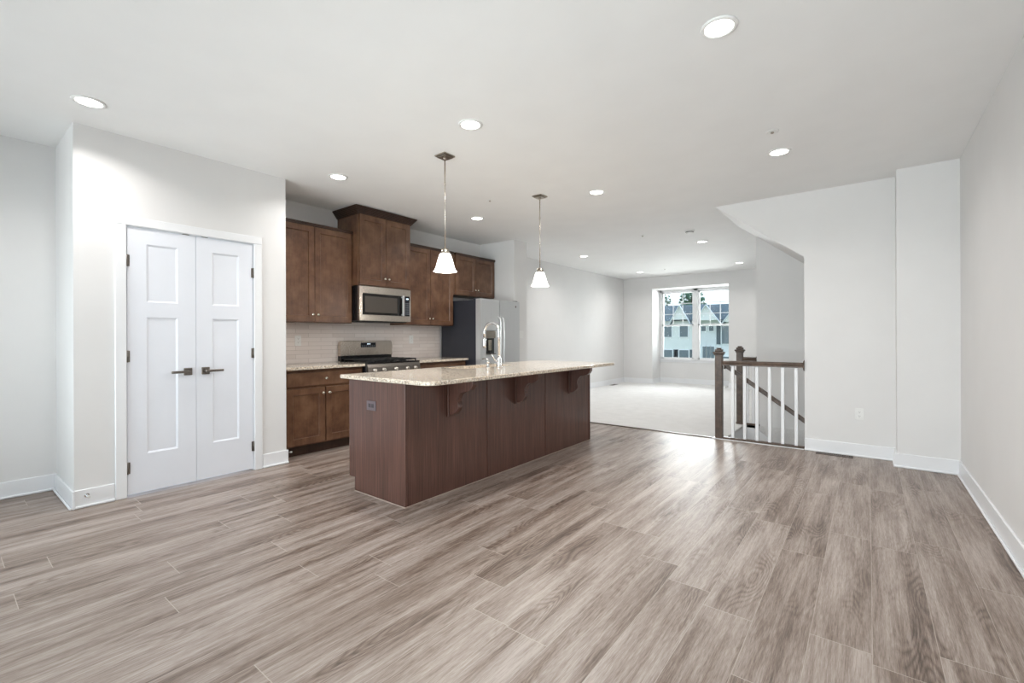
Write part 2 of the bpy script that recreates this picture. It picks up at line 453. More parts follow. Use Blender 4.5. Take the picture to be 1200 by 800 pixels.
# baseboards: board with a quarter-round shoe
def bb(name, runs, label):
    m = MB()
    h, t, s = .128, .014, .014
    for ax, a0, a1, pos, sgn in runs:
        for (d0, d1, z0, z1) in ((0, t, 0, h), (t, t+s, 0, .020)):
            p0, p1 = sorted((pos+sgn*d0, pos+sgn*d1))
            if ax == 'y': m.box(p0, p1, a0, a1, z0, z1, .003 if z1 > .1 else .006)
            else: m.box(a0, a1, p0, p1, z0, z1, .003 if z1 > .1 else .006)
    struct(name, m, 'trim', label)
bb('baseboard_left', [('y', YB, YP0, XAL, 1)], 'white baseboard along far left wall')
bb('baseboard_pantry', [('x', XAL+.015, XP+.028, YP0, -1), ('y', YP0, DY0-.075, XP, 1), ('y', DY1+.075, YP1+.014, XP, 1)], 'white baseboard around the pantry corner')
bb('baseboard_stair', [('x', XSE-.0, XPL, YS, -1), ('y', YPL-.0, YS-.014, XPL, -1)], 'white baseboard below the stair wall')
bb('baseboard_pillar', [('x', XPL-.028, XR, YPL, -1)], 'white baseboard on the corner pillar')
bb('baseboard_right', [('y', YB, YPL-.014, XR, -1)], 'white baseboard along the right wall')
bb('baseboard_living', [('y', 6.0, YFAR, XLV, 1)], 'white baseboard on living room left wall')
bb('baseboard_far', [('x', XLV+.014, BX0, YFAR, -1), ('x', BX0, BX1, YBAY, -1), ('y', YFAR, YBAY, BX0, 1), ('y', YFAR, YBAY, BX1, -1), ('x', BX1, XR, YFAR, -1)], 'white baseboard below the far window')
bb('baseboard_stub', [('y', 5.68, 6.0, -4.376, 1), ('x', XLV+.02, -4.35, 6.0, 1)], 'white baseboard on the stub wall')
bb('baseboard_landing', [('x', -1.185, XR, 6.98, 1)], 'white baseboard behind the stair wall')
struct('trim_1', MB().box(-5.14, -1.45, 5.735, 5.775, 0, .009, .003), 'stairwood', 'dark brown strip where wood floor meets carpet')

# ------------------------------------------------------------------ pantry double door
casing = MB()
cw, ct = .068, .018
casing.box(XP, XP+ct, DY0-.005-cw, DY0-.005, 0, DZ+.005, .004).box(XP, XP+ct, DY1+.005, DY1+.005+cw, 0, DZ+.005, .004)
casing.box(XP, XP+ct, DY0-.005-cw, DY1+.005+cw, DZ+.005, DZ+.005+cw, .004)
casing.box(XP-.11, XP, DY0-.018, DY0-.003, 0, DZ+.003).box(XP-.11, XP, DY1+.003, DY1+.018, 0, DZ+.003).box(XP-.11, XP, DY0-.018, DY1+.018, DZ+.003, DZ+.018)
struct('trim_2', casing, 'trim', 'white casing around the pantry double door')
d1 = thing('door_1', (XP, (DY0+DY1)/2, 0), 'white panelled pantry double door with lever handles', 'door', kind='structure')
mid = 1.3825
XD = XP - .034
for side, (a, b) in enumerate(((DY0+.001, mid-.0015), (mid+.0015, DY1-.001))):
    Wd = b-a
    pu0, pu1 = (.118, Wd-.125) if side == 0 else (.118, Wd-.118)
    z0 = .016; Ht = DZ-.004-z0
    leaf = MB().slab(lambda u, v, w: (XD+w, a+u, z0+v), Wd, Ht, .034, [(pu0, pu1, .295, 1.357), (pu0, pu1, 1.472, 1.925)], .009, .014).build('door_leaf', 'door', d1)
    hy = a + Wd - .058 if side == 0 else a + .066
    sg = -1 if side == 0 else 1
    hm = MB().box(XP+.0005, XP+.010, hy-.030, hy+.030, .902, .962, .003)
    hm.tube([(XP+.008, hy, .932), (XP+.045, hy, .932)], .011, 12)
    hm.box(XP+.036, XP+.052, hy-.012 if sg > 0 else hy-.125, hy+.125 if sg > 0 else hy+.012, .922, .942, .004)
    hm.build('lever_handle', 'darknickel', leaf)
    jy = DY0 if side == 0 else DY1
    for hz in (.22, 1.07, 1.80):
        hg = MB().tube([(XP+.007, jy, hz-.045), (XP+.007, jy, hz+.045)], .0065, 10)
        hg.box(XP-.002, XP+.004, jy-.002 if side == 0 else jy-.016, jy+.016 if side == 0 else jy+.002, hz-.043, hz+.043)
        hg.build('hinge', 'darknickel', leaf)
    MB().box(XP-.03, XP-.004, (mid-.09 if side == 0 else mid+.045), (mid-.045 if side == 0 else mid+.09), DZ-.0035, DZ+.0025).build('catch', 'darknickel', leaf)

def door_stop(p, d, label):
    t = thing('door_stop', p, label, 'door stop', 'white tipped spring door stops')
    p = Vector(p); d = Vector(d)
    MB().tube([p, p+d*.006], .014, 16).build('base_plate', 'chrome', t)
    pts = []
    o1 = d.orthogonal().normalized(); o2 = d.cross(o1)
    for i in range(61):
        a = i*2*math.pi/6; pts.append(p + d*(.006+.05*i/60) + (o1*math.cos(a)+o2*math.sin(a))*.006)
    MB().tube(pts, .0016, 6).build('spring', 'chrome', t)
    MB().tube([p+d*.054, p+d*.072], .009, 14).build('tip', 'rubber', t)
door_stop((XP+.0145, .700, .085), (1, 0, 0), 'small spring door stop on baseboard at the left pantry corner')
door_stop((XP-.04, YP1+.0005, .085), (0, 1, 0), 'small spring door stop beside the brown base cabinet toe kick')

# ------------------------------------------------------------------ far window
wt = thing('window_1', ((BX0+BX1)/2, YBAY, .6), 'white double window in the far living room bay', 'window', kind='structure')
WX0, WX1, WZ0, WZ1 = BX0+.004, BX1-.004, .60, BZ-.004
fr = MB()
Y0w, Y1w = YBAY+.01, YBAY+.09
mx0, mx1 = -3.515, -3.405
fr.box(WX0, WX0+.045, Y0w, Y1w, WZ0, WZ1).box(WX1-.045, WX1, Y0w, Y1w, WZ0, WZ1).box(mx0, mx1, Y0w, Y1w, WZ0, WZ1)
fr.box(WX0, WX1, Y0w, Y1w, WZ1-.05, WZ1).box(WX0, WX1, Y0w, Y1w, WZ0, WZ0+.03)
fr.build('window_frame', 'vinyl', wt)
MB().box(BX0+.002, BX1-.002, YBAY-.045, YBAY+.02, .60, .622, .004).box(BX0+.002, BX1-.002, YBAY-.018, YBAY-.001, .545, .60, .003).build('window_sill', 'trim', wt)
zm = 1.505
for (xa, xb) in ((WX0+.045, mx0), (mx1, WX1-.045)):
    for up in (0, 1):
        za, zb = (zm-.02, WZ1-.05) if up else (WZ0+.03, zm+.02)
        yy = Y0w+.045 if up else Y0w+.012
        s = MB(); r = .038
        s.box(xa, xa+r, yy, yy+.03, za, zb).box(xb-r, xb, yy, yy+.03, za, zb).box(xa, xb, yy, yy+.03, za, za+r).box(xa, xb, yy, yy+.03, zb-r, zb)
        so = s.build('sash', 'vinyl', wt)
        MB().box(xa+r-.004, xb-r+.004, yy+.012, yy+.017, za+r-.004, zb-r+.004).build('glass_pane', 'glass', so)
        if up:
            g = MB()
            for k in (1, 2):
                x = xa+r+(xb-xa-2*r)*k/3; g.box(x-.009, x+.009, yy+.006, yy+.011, za+r, zb-r)
                z = za+r+(zb-za-2*r)*k/3; g.box(xa+r, xb-r, yy+.006, yy+.011, z-.009, z+.009)
            g.build('grille', 'vinyl', so)
        else:
            MB().box((xa+xb)/2-.03, (xa+xb)/2+.03, yy-.006, yy+.02, zb+.001, zb+.014, .003).build('sash_lock', 'vinyl', so)

# ------------------------------------------------------------------ cabinets (fronts face +x)
def knob(y, z, x, par):
    MB().lathe((x, y, z), [(.006, 0), (.005, .010), (.006, .014), (.0145, .017), (.0155, .021), (.012, .026), (.004, .028)], 20, 'x').build('knob', 'knob', par)
def cab_door(y0, y1, z0, z1, x, par, ky=None, kz=None, name='door', rail=.062):
    ps = [(rail, y1-y0-rail, rail, z1-z0-rail)]
    d = MB().slab(lambda u, v, w: (x+w, y0+u, z0+v), y1-y0, z1-z0, .019, ps, .0115, .007).build(name, 'cab', par)
    if ky: knob(ky, kz, x+.019, d)
    return d
def wall_cab(y0, y1, z0, z1, xf, label, crown, kz, y_first=None):
    t = thing('wall_cabinet', (XK, (y0+y1)/2, z0), label, 'cabinet', 'brown wall cabinets above the counters')
    xb = XK+.001
    MB().box(xb, xf-.02, y0, y1, z0, z1, .0015).build('body', 'cab', t)
    m = (y0+y1)/2; g = .012
    cab_door(y0+g, m-.003, z0+.010, z1-.018, xf-.0195, t, m-.030, z0+kz)
    cab_door(m+.003, y1-g, z0+.010, z1-.018, xf-.0195, t, m+.030, z0+kz)
    c = MB()
    for (pr, za, zb) in crown:
        c.prism([(xb, y0-pr[2]), (xf-.02+pr[0], y0-pr[2]), (xf-.02+pr[0], y1+pr[3]), (xb, y1+pr[3])], 'z', za, zb)
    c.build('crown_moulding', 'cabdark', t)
    return t
def crown_s(z, lo=.0, hi=.0): return [((.022, 0, lo, hi), z-.022, z-.010), ((.030, 0, lo, hi), z-.010, z+.014)]
XF = -4.765
zt = 2.44
wall_cab(YP1+.012, 3.068, 1.375, zt, XF, 'brown two door wall cabinet beside the pantry wall', crown_s(zt), .085)
# taller, deeper unit over the microwave with a big cove crown
XT = -4.64
wall_cab(3.072, 3.834, 1.822, 2.665, XT, 'tallest brown wall cabinet over the microwave with crown moulding',
         [((.012+.055*k/6 - .0, 0, .012+.055*k/6, .012+.055*k/6), 2.645+.012*k, 2.645+.012*(k+1)+.0005) for k in range(7)], .095)
wall_cab(3.838, 4.722, 1.375, zt, XF, 'brown two door wall cabinet between microwave and refrigerator', crown_s(zt), .09)
t = wall_cab(4.762, 5.655, 1.832, zt, XF, 'short brown wall cabinet above the refrigerator', crown_s(zt), .095)
MB().box(XK+.001, XF-.02, 4.7225, 4.7615, 1.832, zt, .001).build('filler_strip', 'cab', t)

def base_cab(y0, y1, label, ndraw=1):
    t = thing('base_cabinet', (XK, (y0+y1)/2, 0), label, 'cabinet', 'brown base cabinets along the kitchen wall')
    xf = -4.525; xb = XK+.001
    MB().box(xb, xf-.02, y0, y1, .105, .883, .0015).build('body', 'cab', t)
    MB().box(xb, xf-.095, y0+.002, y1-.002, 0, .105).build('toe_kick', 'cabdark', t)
    m = (y0+y1)/2
    a, b = y0+.045, y1-.03
    d = MB().box(xf-.0195, xf, a, b, .712, .850, .004).build('drawer', 'cab', t)
    knob(m, .781, xf, d)
    cab_door(a, m-.006, .122, .690, xf-.0195, t, m-.035, .630)
    cab_door(m+.006, b, .122, .690, xf-.0195, t, m+.035, .630)
base_cab(YP1+.006, 3.046, 'brown base cabinet between pantry wall and stove')
base_cab(3.826, 4.735, 'brown base cabinet between stove and refrigerator')
def slabtop(y0, y1, label):
    o = MB().box(XK+.010, -4.485, y0, y1, .884, .914, .004, 2).build('countertop', 'granite')
    tag(o, label, 'countertop', 'speckled granite wall countertops')
slabtop(YP1+.004, 3.049, 'speckled granite countertop left of the stove')
slabtop(3.823, 4.738, 'speckled granite countertop right of the stove')
struct('wall_backsplash', MB().box(XK, XK+.009, YP1, 4.742, .915, 1.374).box(XK, XK+.009, 3.070, 3.836, 1.374, 1.44), 'tile', 'pale narrow tile backsplash behind the stove')

# ------------------------------------------------------------------ gas range
R0, R1, RX = 3.055, 3.817, -4.45
t = thing('gas_range', (-4.8, (R0+R1)/2, 0), 'stainless gas stove with black grates between base cabinets', 'stove')
MB().box(-5.075, RX-.03, R0, R1, .04, .905, .004).build('body', 'black', t)
MB().box(-5.06, RX-.05, R0+.02, R1-.02, 0, .04).build('plinth', 'black', t)
MB().box(-5.02, RX-.005, R0, R1, .905, .922, .005, 2).build('cooktop', 'black', t)
cp = MB().prism([(RX-.03, .795), (RX+.012, .795), (RX+.0, .872), (RX-.012, .9045), (RX-.03, .9045)], 'y', R0, R1).build('control_panel', 'darknickel', t)
for y in (3.14, 3.265, 3.436, 3.607, 3.732):
    kb = MB().lathe((RX+.006, y, .838), [(.024, 0), (.024, .006), (.019, .010), (.0175, .030), (.012, .033)], 24, 'x')
    kb.box(RX+.036, RX+.046, y-.004, y+.004, .820, .856, .002)
    kb.build('knob', 'steel', t)
dr = MB().slab(lambda u, v, w: (RX-.03+w, R0+.004+u, .20+v), R1-R0-.008, .585, .035, [(.10, R1-R0-.108, .13, .45)], .003, .003).build('oven_door', 'steel', t)
MB().box(RX+.0025, RX+.004, R0+.11, R1-.11, .335, .645).build('oven_window', 'glassblk', dr)
hd = MB().tube([(RX+.05, R0+.05, .745), (RX+.05, R1-.05, .745)], .011, 14)
for y in (R0+.08, R1-.08): hd.tube([(RX+.004, y, .745), (RX+.05, y, .745)], .008, 10)
hd.build('handle', 'steel', dr)
MB().box(RX-.03, RX+.003, R0+.004, R1-.004, .05, .19, .004).build('drawer', 'steel', t)
bgp = []
for (y, z) in ((R0+.004, .985), (R0+.004, 1.10), (R0+.010, 1.145), (R0+.03, 1.17), (R1-.03, 1.17), (R1-.010, 1.145), (R1-.004, 1.10), (R1-.004, .985)): bgp.append((y, z))
bg = MB().prism(bgp, 'x', -5.075, -5.005, bev=.006).build('backguard', 'steel', t)
MB().box(-5.075, -5.012, R0+.01, R1-.01, .922, .985).build('backguard_vent', 'black', t)
dsp = MB().box(-5.006, -5.0015, 3.335, 3.555, 1.085, 1.145, .002).build('display', 'display', bg)
dg = MB()
for k, y in enumerate((3.425, 3.437, 3.452, 3.464)): dg.box(-5.0014, -5.0008, y, y+.008, 1.121, 1.135)
dg.build('clock_digits', 'digits', bg)
lg = MB()
for r_ in range(2):
    for c_ in range(7): lg.box(-5.0014, -5.0008, 3.35+.029*c_, 3.362+.029*c_, 1.092+.013*r_, 1.096+.013*r_)
lg.build('button_print', 'legend', bg)
for k in range(3):
    ya, yb = R0+.03+k*.236, R0+.03+k*.236+.228
    g = MB(); xa, xb = -4.985, -4.485
    for y in (ya, yb-.012): g.box(xa, xb, y, y+.012, .936, .952, .002)
    for x in (xa, xb-.012): g.box(x, x+.012, ya, yb, .936, .952, .002)
    ym = (ya+yb)/2
    g.box(xa, xb, ym-.006, ym+.006, .938, .954, .002)
    for x in (-4.86, -4.735, -4.61): g.box(x-.006, x+.006, ya, yb, .938, .954, .002)
    for x in (xa+.003, xb-.013):
        for y in (ya+.002, yb-.012): g.box(x, x+.01, y, y+.01, .9215, .938)
    g.build('grate', 'iron', t)
    if k != 1:
        for x in (-4.86, -4.61):
            MB().lathe((x, ym, .9222), [(.045, 0), (.045, .006), (.034, .008), (.034, .013), (.030, .0145)], 24).build('burner', 'iron', t)
    else:
        MB().lathe((-4.735, ym, .9222), [(.05, 0), (.05, .006), (.038, .008), (.038, .013), (.034, .0145)], 24).build('burner', 'iron', t)

# ------------------------------------------------------------------ microwave
m0, m1, mz0, mz1 = 3.078, 3.830, 1.402, 1.816
MX = -4.645
t = thing('microwave_oven', (-4.87, (m0+m1)/2, mz0), 'stainless microwave mounted above the stove', 'microwave')
MB().box(XK+.010, MX-.03, m0, m1, mz0+.004, mz1, .003).build('body', 'black', t)
md1 = 3.725
fd = MB().slab(lambda u, v, w: (MX-.03+w, m0+u, mz0+.006+v), md1-m0, mz1-mz0-.008, .03, [(.04, md1-m0-.012, .068, .325)], .003, .003).build('door', 'steel', t)
MB().box(MX-.0028, MX-.001, m0+.044, md1-.017, mz0+.078, mz0+.327).build('door_glass', 'glassblk', fd)
MB().box(MX-.0009, MX-.0002, m0+.075, md1-.105, mz0+.105, mz0+.295).build('screen', 'glassmw', fd)
hh = MB().box(MX+.026, MX+.040, md1-.052, md1-.024, mz0+.075, mz0+.328, .005, 2)
for z in (mz0+.085, mz0+.305): hh.box(MX-.0004, MX+.03, md1-.045, md1-.031, z, z+.014)
hh.build('handle', 'steelv', fd)
pn = MB().slab(lambda u, v, w: (MX-.03+w, md1+.002+u, mz0+.006+v), m1-md1-.002, mz1-mz0-.008, .03, [(.008, m1-md1-.014, .068, .325)], .003, .003).build('control_panel', 'steel', t)
MB().box(MX-.0028, MX-.001, md1+.012, m1-.014, mz0+.078, mz0+.327).build('keypad', 'display', pn)
MB().box(MX-.0009, MX-.0003, md1+.035, m1-.035, mz0+.288, mz0+.304).build('display', 'digits', pn)
for r_ in range(6):
    for c_ in range(3): MB().box(MX-.0009, MX-.0003, md1+.026+.022*c_, md1+.037+.022*c_, mz0+.10+.027*r_, mz0+.107+.027*r_).build('key', 'legend', pn)
gr = MB()
gr.box(XK+.03, MX-.05, m0+.03, m1-.03, mz0-.004, mz0+.004)
for k in range(2): gr.box(-4.95, -4.78, m0+.10+.33*k, m0+.30+.33*k, mz0-.007, mz0-.003)
gr.build('filter_grille', 'iron', t)

# ------------------------------------------------------------------ refrigerator
F0, F1, FX, FZ = 4.748, 5.648, -4.262, 1.752
t = thing('refrigerator', (-4.65, (F0+F1)/2, 0), 'stainless side by side refrigerator with dark sides', 'refrigerator')
MB().box(-5.06, FX-.095, F0+.004, F1-.004, .03, FZ-.012, .006).build('case', 'fridgeside', t)
MB().box(-5.0, FX-.12, F0+.03, F1-.03, 0, .03).build('plinth', 'black', t)
MB().box(FX-.093, FX-.03, F0+.02, F1-.02, .02, .10).build('kick_grille', 'black', t)
fm = 5.165
L = MB()
def mpF(y0): return lambda u, v, w: (FX-.09+w, y0+u, .11+v)
FH = FZ-.11
dl = MB().slab(mpF(F0), fm-.0055-F0, FH, .09, [(.115, .345, .845, 1.195)], .045, .004).build('freezer_door', 'steelv', t)
MB().box(FX-.0445, FX-.012, F0+.122, F0+.338, 1.195, 1.298, .004).build('dispenser_panel', 'nickel', dl)
dsx = MB().box(FX-.0445, FX-.040, F0+.122, F0+.338, .962, 1.193)
dsx.build('dispenser_recess', 'glassblk', dl)
MB().box(FX-.040, FX-.018, F0+.20, F0+.262, 1.02, 1.17, .004).build('paddle', 'nickel', dl)
MB().box(FX-.040, FX-.002, F0+.125, F0+.335, .962, .974).build('drip_tray', 'darknickel', dl)
MB().box(FX-.088, FX-.03, fm-.0052, fm+.0052, .12, FZ-.012).build('gasket', 'black', t)
drr = MB().slab(mpF(fm+.0055), F1-fm-.0055, FH, .09, [], 0, 0).build('fridge_door', 'steelv', t)
for y, d in ((fm-.038, dl), (fm+.038, drr)):
    hb = MB().tube([(FX+.0, y, 1.50), (FX+.045, y, 1.475), (FX+.055, y, 1.43), (FX+.055, y, .72), (FX+.045, y, .675), (FX+.0, y, .65)], .0125, 12)
    hb.build('handle', 'steelv', d)
bd = MB().lathe((FX+.0003, 5.553, 1.672), [(.0155, 0), (.0155, .002), (.0135, .0025)], 24, 'x').build('badge', 'darknickel', drr)
for y in (F0+.05, F1-.05):
    MB().box(FX-.16, FX-.02, y-.03, y+.03, FZ-.011, FZ+.012, .005).build('hinge_cover', 'fridgeside', t)

# ------------------------------------------------------------------ island
I0, I1, IXF, IXB, IT = 2.082, 4.798, -2.590, -3.285, .883
t = thing('kitchen_island', ((IXF+IXB)/2, (I0+I1)/2, 0), 'long brown kitchen island with brackets under its granite top', 'island')
ib = MB().box(IXB+.022, IXF-.013, I0+.019, I1-.019, .10, .60)
ib.box(IXB+.022, IXF-.013, I0+.019, 3.02, .60, IT-.001).box(IXB+.022, IXF-.013, 3.84, I1-.019, .60, IT-.001).box(-2.90, IXF-.013, 3.02, 3.84, .60, IT-.001)
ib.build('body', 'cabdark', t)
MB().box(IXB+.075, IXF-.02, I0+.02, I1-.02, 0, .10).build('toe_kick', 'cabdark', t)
ep = [(IXB+.075, 0), (IXF, 0), (IXF, IT), (IXB, IT), (IXB, .105), (IXB+.075, .105)]
MB().prism(ep, 'y', I0, I0+.018).build('end_panel', 'isl', t)
MB().prism(ep, 'y', I1-.018, I1).build('end_panel', 'isl', t)
seams = [I0+.0185, 2.975, 3.874, I1-.0185]
for k in range(3):
    MB().box(IXF-.0125, IXF-.003, seams[k]+.0008, seams[k+1]-.0008, 0, IT).build('back_panel', 'isl', t)
for y in seams[1:3]:
    MB().box(IXF-.0029, IXF+.004, y-.009, y+.009, 0, IT, .002).build('seam_batten', 'isl', t)
MB().box(IXF-.0025, IXF+.006, I0-.006, I0+.016, 0, IT, .003).build('corner_moulding', 'isl', t)
MB().box(IXF-.0025, IXF+.006, I1-.016, I1+.006, 0, IT, .003).build('corner_moulding', 'isl', t)
shm = MB().box(IXB+.075, IXF+.011, I0-.0105, I0-.0065, 0, .006, .001).box(IXF+.0065, IXF+.0105, I0-.010, I1, 0, .006, .001)
shm.build('floor_bead', 'caulk', t)
def corbel(y):
    # scroll bracket with a thin back plate
    z1, z0 = IT-.001, .600
    pr = [(IXF+.016, z1), (IXF+.262, z1), (IXF+.264, z1-.030)]
    for k in range(1, 9):
        a = math.pi*.5*k/8
        pr.append((IXF+.264-.075*(1-math.cos(a)) - .004, z1-.030-.055*math.sin(a)))
    for k in range(1, 9):
        a = math.pi*.5*k/8
        pr.append((IXF+.185-.085*math.sin(a), z1-.085-.085*(1-math.cos(a))))
    for k in range(1, 10):
        a = math.pi*k/10
        pr.append((IXF+.100+.020*math.sin(a)-.045*(k/10)**2, z1-.170-.105*(k/10)))
    pr.append((IXF+.045, z0+.006)); pr.append((IXF+.016, z0+.001))
    c = MB().prism(pr, 'y', y+.012, y+.060, bev=.003).build('corbel', 'isl', t)
    MB().box(IXF+.0005, IXF+.0155, y, y+.072, z0-.012, IT-.001, .002).build('mounting_plate', 'isl', c)
for y in (2.490, 3.352, 4.315): corbel(y)
# doors on the kitchen side
for k in range(3):
    a, b = seams[k]+.01, seams[k+1]-.01
    d = MB().box(IXB+.002, IXB+.021, a, b, .715, .855, .004).build('drawer', 'cab', t)
    m = (a+b)/2
    for (p, q) in ((a, m-.004), (m+.004, b)):
        MB().slab(lambda u, v, w: (IXB+.021-w, p+u, .12+v), q-p, .575, .019, [(.06, q-p-.06, .06, .515)], .007, .01).build('door', 'cab', t)
# worktop with rounded corners and a sink cut-out
CX0, CX1, CY0, CY1 = -3.325, -2.268, 2.020, 4.840
SX0, SX1, SY0, SY1 = -3.245, -2.935, 3.06, 3.80
def rrect(x0, x1, y0, y1, r, n=8):
    pts = []
    rr = r if isinstance(r, tuple) else (r,)*4
    for (cx, cy, a0, q) in ((x1-rr[0], y1-rr[0], 0, rr[0]), (x0+rr[1], y1-rr[1], 90, rr[1]), (x0+rr[2], y0+rr[2], 180, rr[2]), (x1-rr[3], y0+rr[3], 270, rr[3])):
        for k in range(n+1):
            a = math.radians(a0 + 90*k/n); pts.append((cx+q*math.cos(a), cy+q*math.sin(a)))
    return pts
def plate_hole(outer, inner, z0, z1):
    mb = MB(); bm = mb.bm
    def ring(pts, z): return [bm.verts.new((x, y, z)) for x, y in pts]
    e = .004
    def inset(pts, d):
        cx = sum(p[0] for p in pts)/len(pts); cy = sum(p[1] for p in pts)/len(pts)
        return [(x - d*(1 if x > cx else -1), y - d*(1 if y > cy else -1)) for x, y in pts]
    O = [ring(inset(outer, e), z1), ring(outer, z1-e), ring(outer, z0+e), ring(inset(outer, e), z0)]
    I = [ring(inner, z1), ring(inner, z0)]
    n = len(outer); k = len(inner)
    for a, b in zip(O, O[1:]):
        for i in range(n): bm.faces.new((a[i], a[(i+1) % n], b[(i+1) % n], b[i]))
    for i in range(k): bm.faces.new((I[0][i], I[0][(i+1) % k], I[1][(i+1) % k], I[1][i]))
    for (A, B) in ((O[0], I[0]), (O[3], I[1])):
        for i in range(n): bm.faces.new((A[i], A[(i+1) % n], B[(i+1) % n], B[i]))
    return mb
outer = rrect(CX0, CX1, CY0, CY1, (.07, .015, .015, .09))
inner = rrect(SX0, SX1, SY0, SY1, .03)
o = plate_hole(outer, inner, .884, .914).build('island_countertop', 'granite')
tag(o, 'long speckled granite worktop lying on the brown island', 'countertop')
sk = MB()
n_ = len(inner); bm = sk.bm
rg = [[bm.verts.new((x, y, z)) for x, y in pts] for pts, z in ((rrect(SX0-.02, SX1+.02, SY0-.02, SY1+.02, .03), .8835), (rrect(SX0+.001, SX1-.001, SY0+.001, SY1-.001, .03), .8835), (rrect(SX0+.006, SX1-.006, SY0+.006, SY1-.006, .04), .71), (rrect(SX0+.03, SX1-.03, SY0+.03, SY1-.03, .05), .695))]
for a, b in zip(rg, rg[1:]):
    for i in range(n_): f = bm.faces.new((a[i], a[(i+1) % n_], b[(i+1) % n_], b[i])); f.smooth = True
bm.faces.new(rg[-1])
so = sk.build('sink', 'steel'); tag(so, 'stainless sink sunk into the island worktop', 'sink')
# faucet
FXX, FYY = -2.86, 3.455
t = thing('faucet', (FXX, FYY, .914), 'tall chrome gooseneck faucet on the island worktop', 'faucet')
MB().lathe((FXX, FYY, .9142), [(.030, 0), (.030, .006), (.024, .012), (.0215, .02), (.0215, .085), (.019, .095), (.0165, .10)], 28).build('base', 'chrome', t)
pts = [(FXX, FYY, 1.01), (FXX, FYY, 1.245)]
for k in range(0, 17):
    a = math.pi*k/16; pts.append((FXX-.095+.095*math.cos(a), FYY, 1.255+.095*math.sin(a)))
pts.append((FXX-.19, FYY, 1.20))
MB().tube(pts, .0125, 14).build('spout', 'chrome', t)
MB().tube([(FXX-.19, FYY, 1.205), (FXX-.19, FYY, 1.19), (FXX-.19, FYY, 1.125), (FXX-.19, FYY, 1.10)], [.0135, .0165, .0185, .016], 16).build('spray_head', 'chrome', t)
lv = MB().tube([(FXX, FYY-.02, .975), (FXX, FYY-.055, .978)], .012, 12).tube([(FXX, FYY-.05, .978), (FXX+.0, FYY-.075, 1.0), (FXX-.01, FYY-.10, 1.045)], [.0085, .007, .006], 10)
lv.build('lever', 'chrome', t)
t = thing('soap_dispenser', (FXX-.005, FYY-.16, .914), 'small chrome soap dispenser beside the island faucet', 'soap dispenser')
c = (FXX-.005, FYY-.16, .9142)
MB().lathe(c, [(.022, 0), (.022, .005), (.014, .012), (.012, .05), (.015, .055), (.015, .066), (.006, .07)], 24).build('body', 'chrome', t)
MB().tube([(c[0], c[1], .982), (c[0], c[1], .998), (c[0]-.02, c[1], 1.004), (c[0]-.075, c[1], .996)], .006, 10).build('nozzle', 'chrome', t)

# ------------------------------------------------------------------ outlets and switches
def outlet(c, n, label, wide=False, mats=('plastic', 'plastic', 'slot'), name='wall_outlet', group='electrical outlets'):
    """c: point on wall, n: outward normal axis ('x+','y-')"""
    t = thing(name, c, label, 'outlet', group)
    cx, cy, cz = c
    def bx(mb, u0, u1, v0, v1, w0, w1, b=0):
        if n == 'x+': mb.box(cx+w0, cx+w1, cy+u0, cy+u1, cz+v0, cz+v1, b)
        else: mb.box(cx+u0, cx+u1, cy-w1, cy-w0, cz+v0, cz+v1, b)
        return mb
    hw, hh_ = (.058, .036) if wide else (.036, .058)
    bx(MB(), -hw, hw, -hh_, hh_, .0003, .006, .002).build('cover_plate', mats[0], t)
    for s in (-1, 1):
        du, dv = (s*.020, 0) if wide else (0, s*.020)
        rc = bx(MB(), du-.0145, du+.0145, dv-.0145, dv+.0145, .0062, .0085, .003).build('receptacle', mats[1], t)
        sl = MB()
        for q in (-.006, .006):
            if wide: bx(sl, du-.004, du+.004, dv+q-.001, dv+q+.001, .0087, .0092)
            else: bx(sl, du+q-.001, du+q+.001, dv-.002, dv+.006, .0087, .0092)
        bx(sl, du-.002, du+.002, dv-.009, dv-.005, .0087, .0092)
        sl.build('slots', mats[2], rc)
    return t
outlet((-.071, YS, .426), 'y-', 'white outlet low on the wall right of the stair railing')
outlet((XK+.009, 2.575, 1.176), 'x+', 'white outlet on the tile backsplash near the pantry wall')
outlet((XK+.009, 4.195, 1.18), 'x+', 'white outlet on the tile backsplash right of the stove')
outlet((-2.985, I0, .689), 'y-', 'brown outlet on the end panel of the island', True, ('outletbrown', 'outletface', 'slot'))
t = thing('light_switch', (-4.376, 5.835, 1.25), 'white light switch on the wall end beside the refrigerator', 'switch')
MB().box(-4.3757, -4.370, 5.777, 5.893, 1.192, 1.308, .002).build('cover_plate', 'plastic', t)
for y in (5.812, 5.858): MB().box(-4.3698, -4.365, y-.016, y+.016, 1.217, 1.283, .002).build('rocker', 'plastic', t)

# ------------------------------------------------------------------ floor vents
def vent(x0, x1, y0, y1, z, label, mat, along='x'):
    t = thing('floor_vent', ((x0+x1)/2, (y0+y1)/2, z), label, 'floor vent', 'metal floor vents')
    f = MB(); b = .014
    f.box(x0, x1, y0, y0+b, z+.0003, z+.005, .001).box(x0, x1, y1-b, y1, z+.0003, z+.005, .001).box(x0, x0+b, y0, y1, z+.0003, z+.005, .001).box(x1-b, x1, y0, y1, z+.0003, z+.005, .001)
    f.build('frame', mat, t)
    s = MB()
    n = 16
    for k in range(n):
        if along == 'x':
            x = x0+b+(x1-x0-2*b)*(k+.5)/n; s.box(x-.004, x+.004, y0+b, y1-b, z+.0015, z+.0045)
        else:
            y = y0+b+(y1-y0-2*b)*(k+.5)/n; s.box(x0+b, x1-b, y-.004, y+.004, z+.0015, z+.0045)
    s.build('louvers', mat, t)
    MB().box(x0+b, x1-b, y0+b, y1-b, z+.0003, z+.001).build('opening', 'black', t)
vent(-.43, -.12, 5.615, 5.705, 0, 'bronze floor vent in the wood floor below the stair wall', 'bronze')
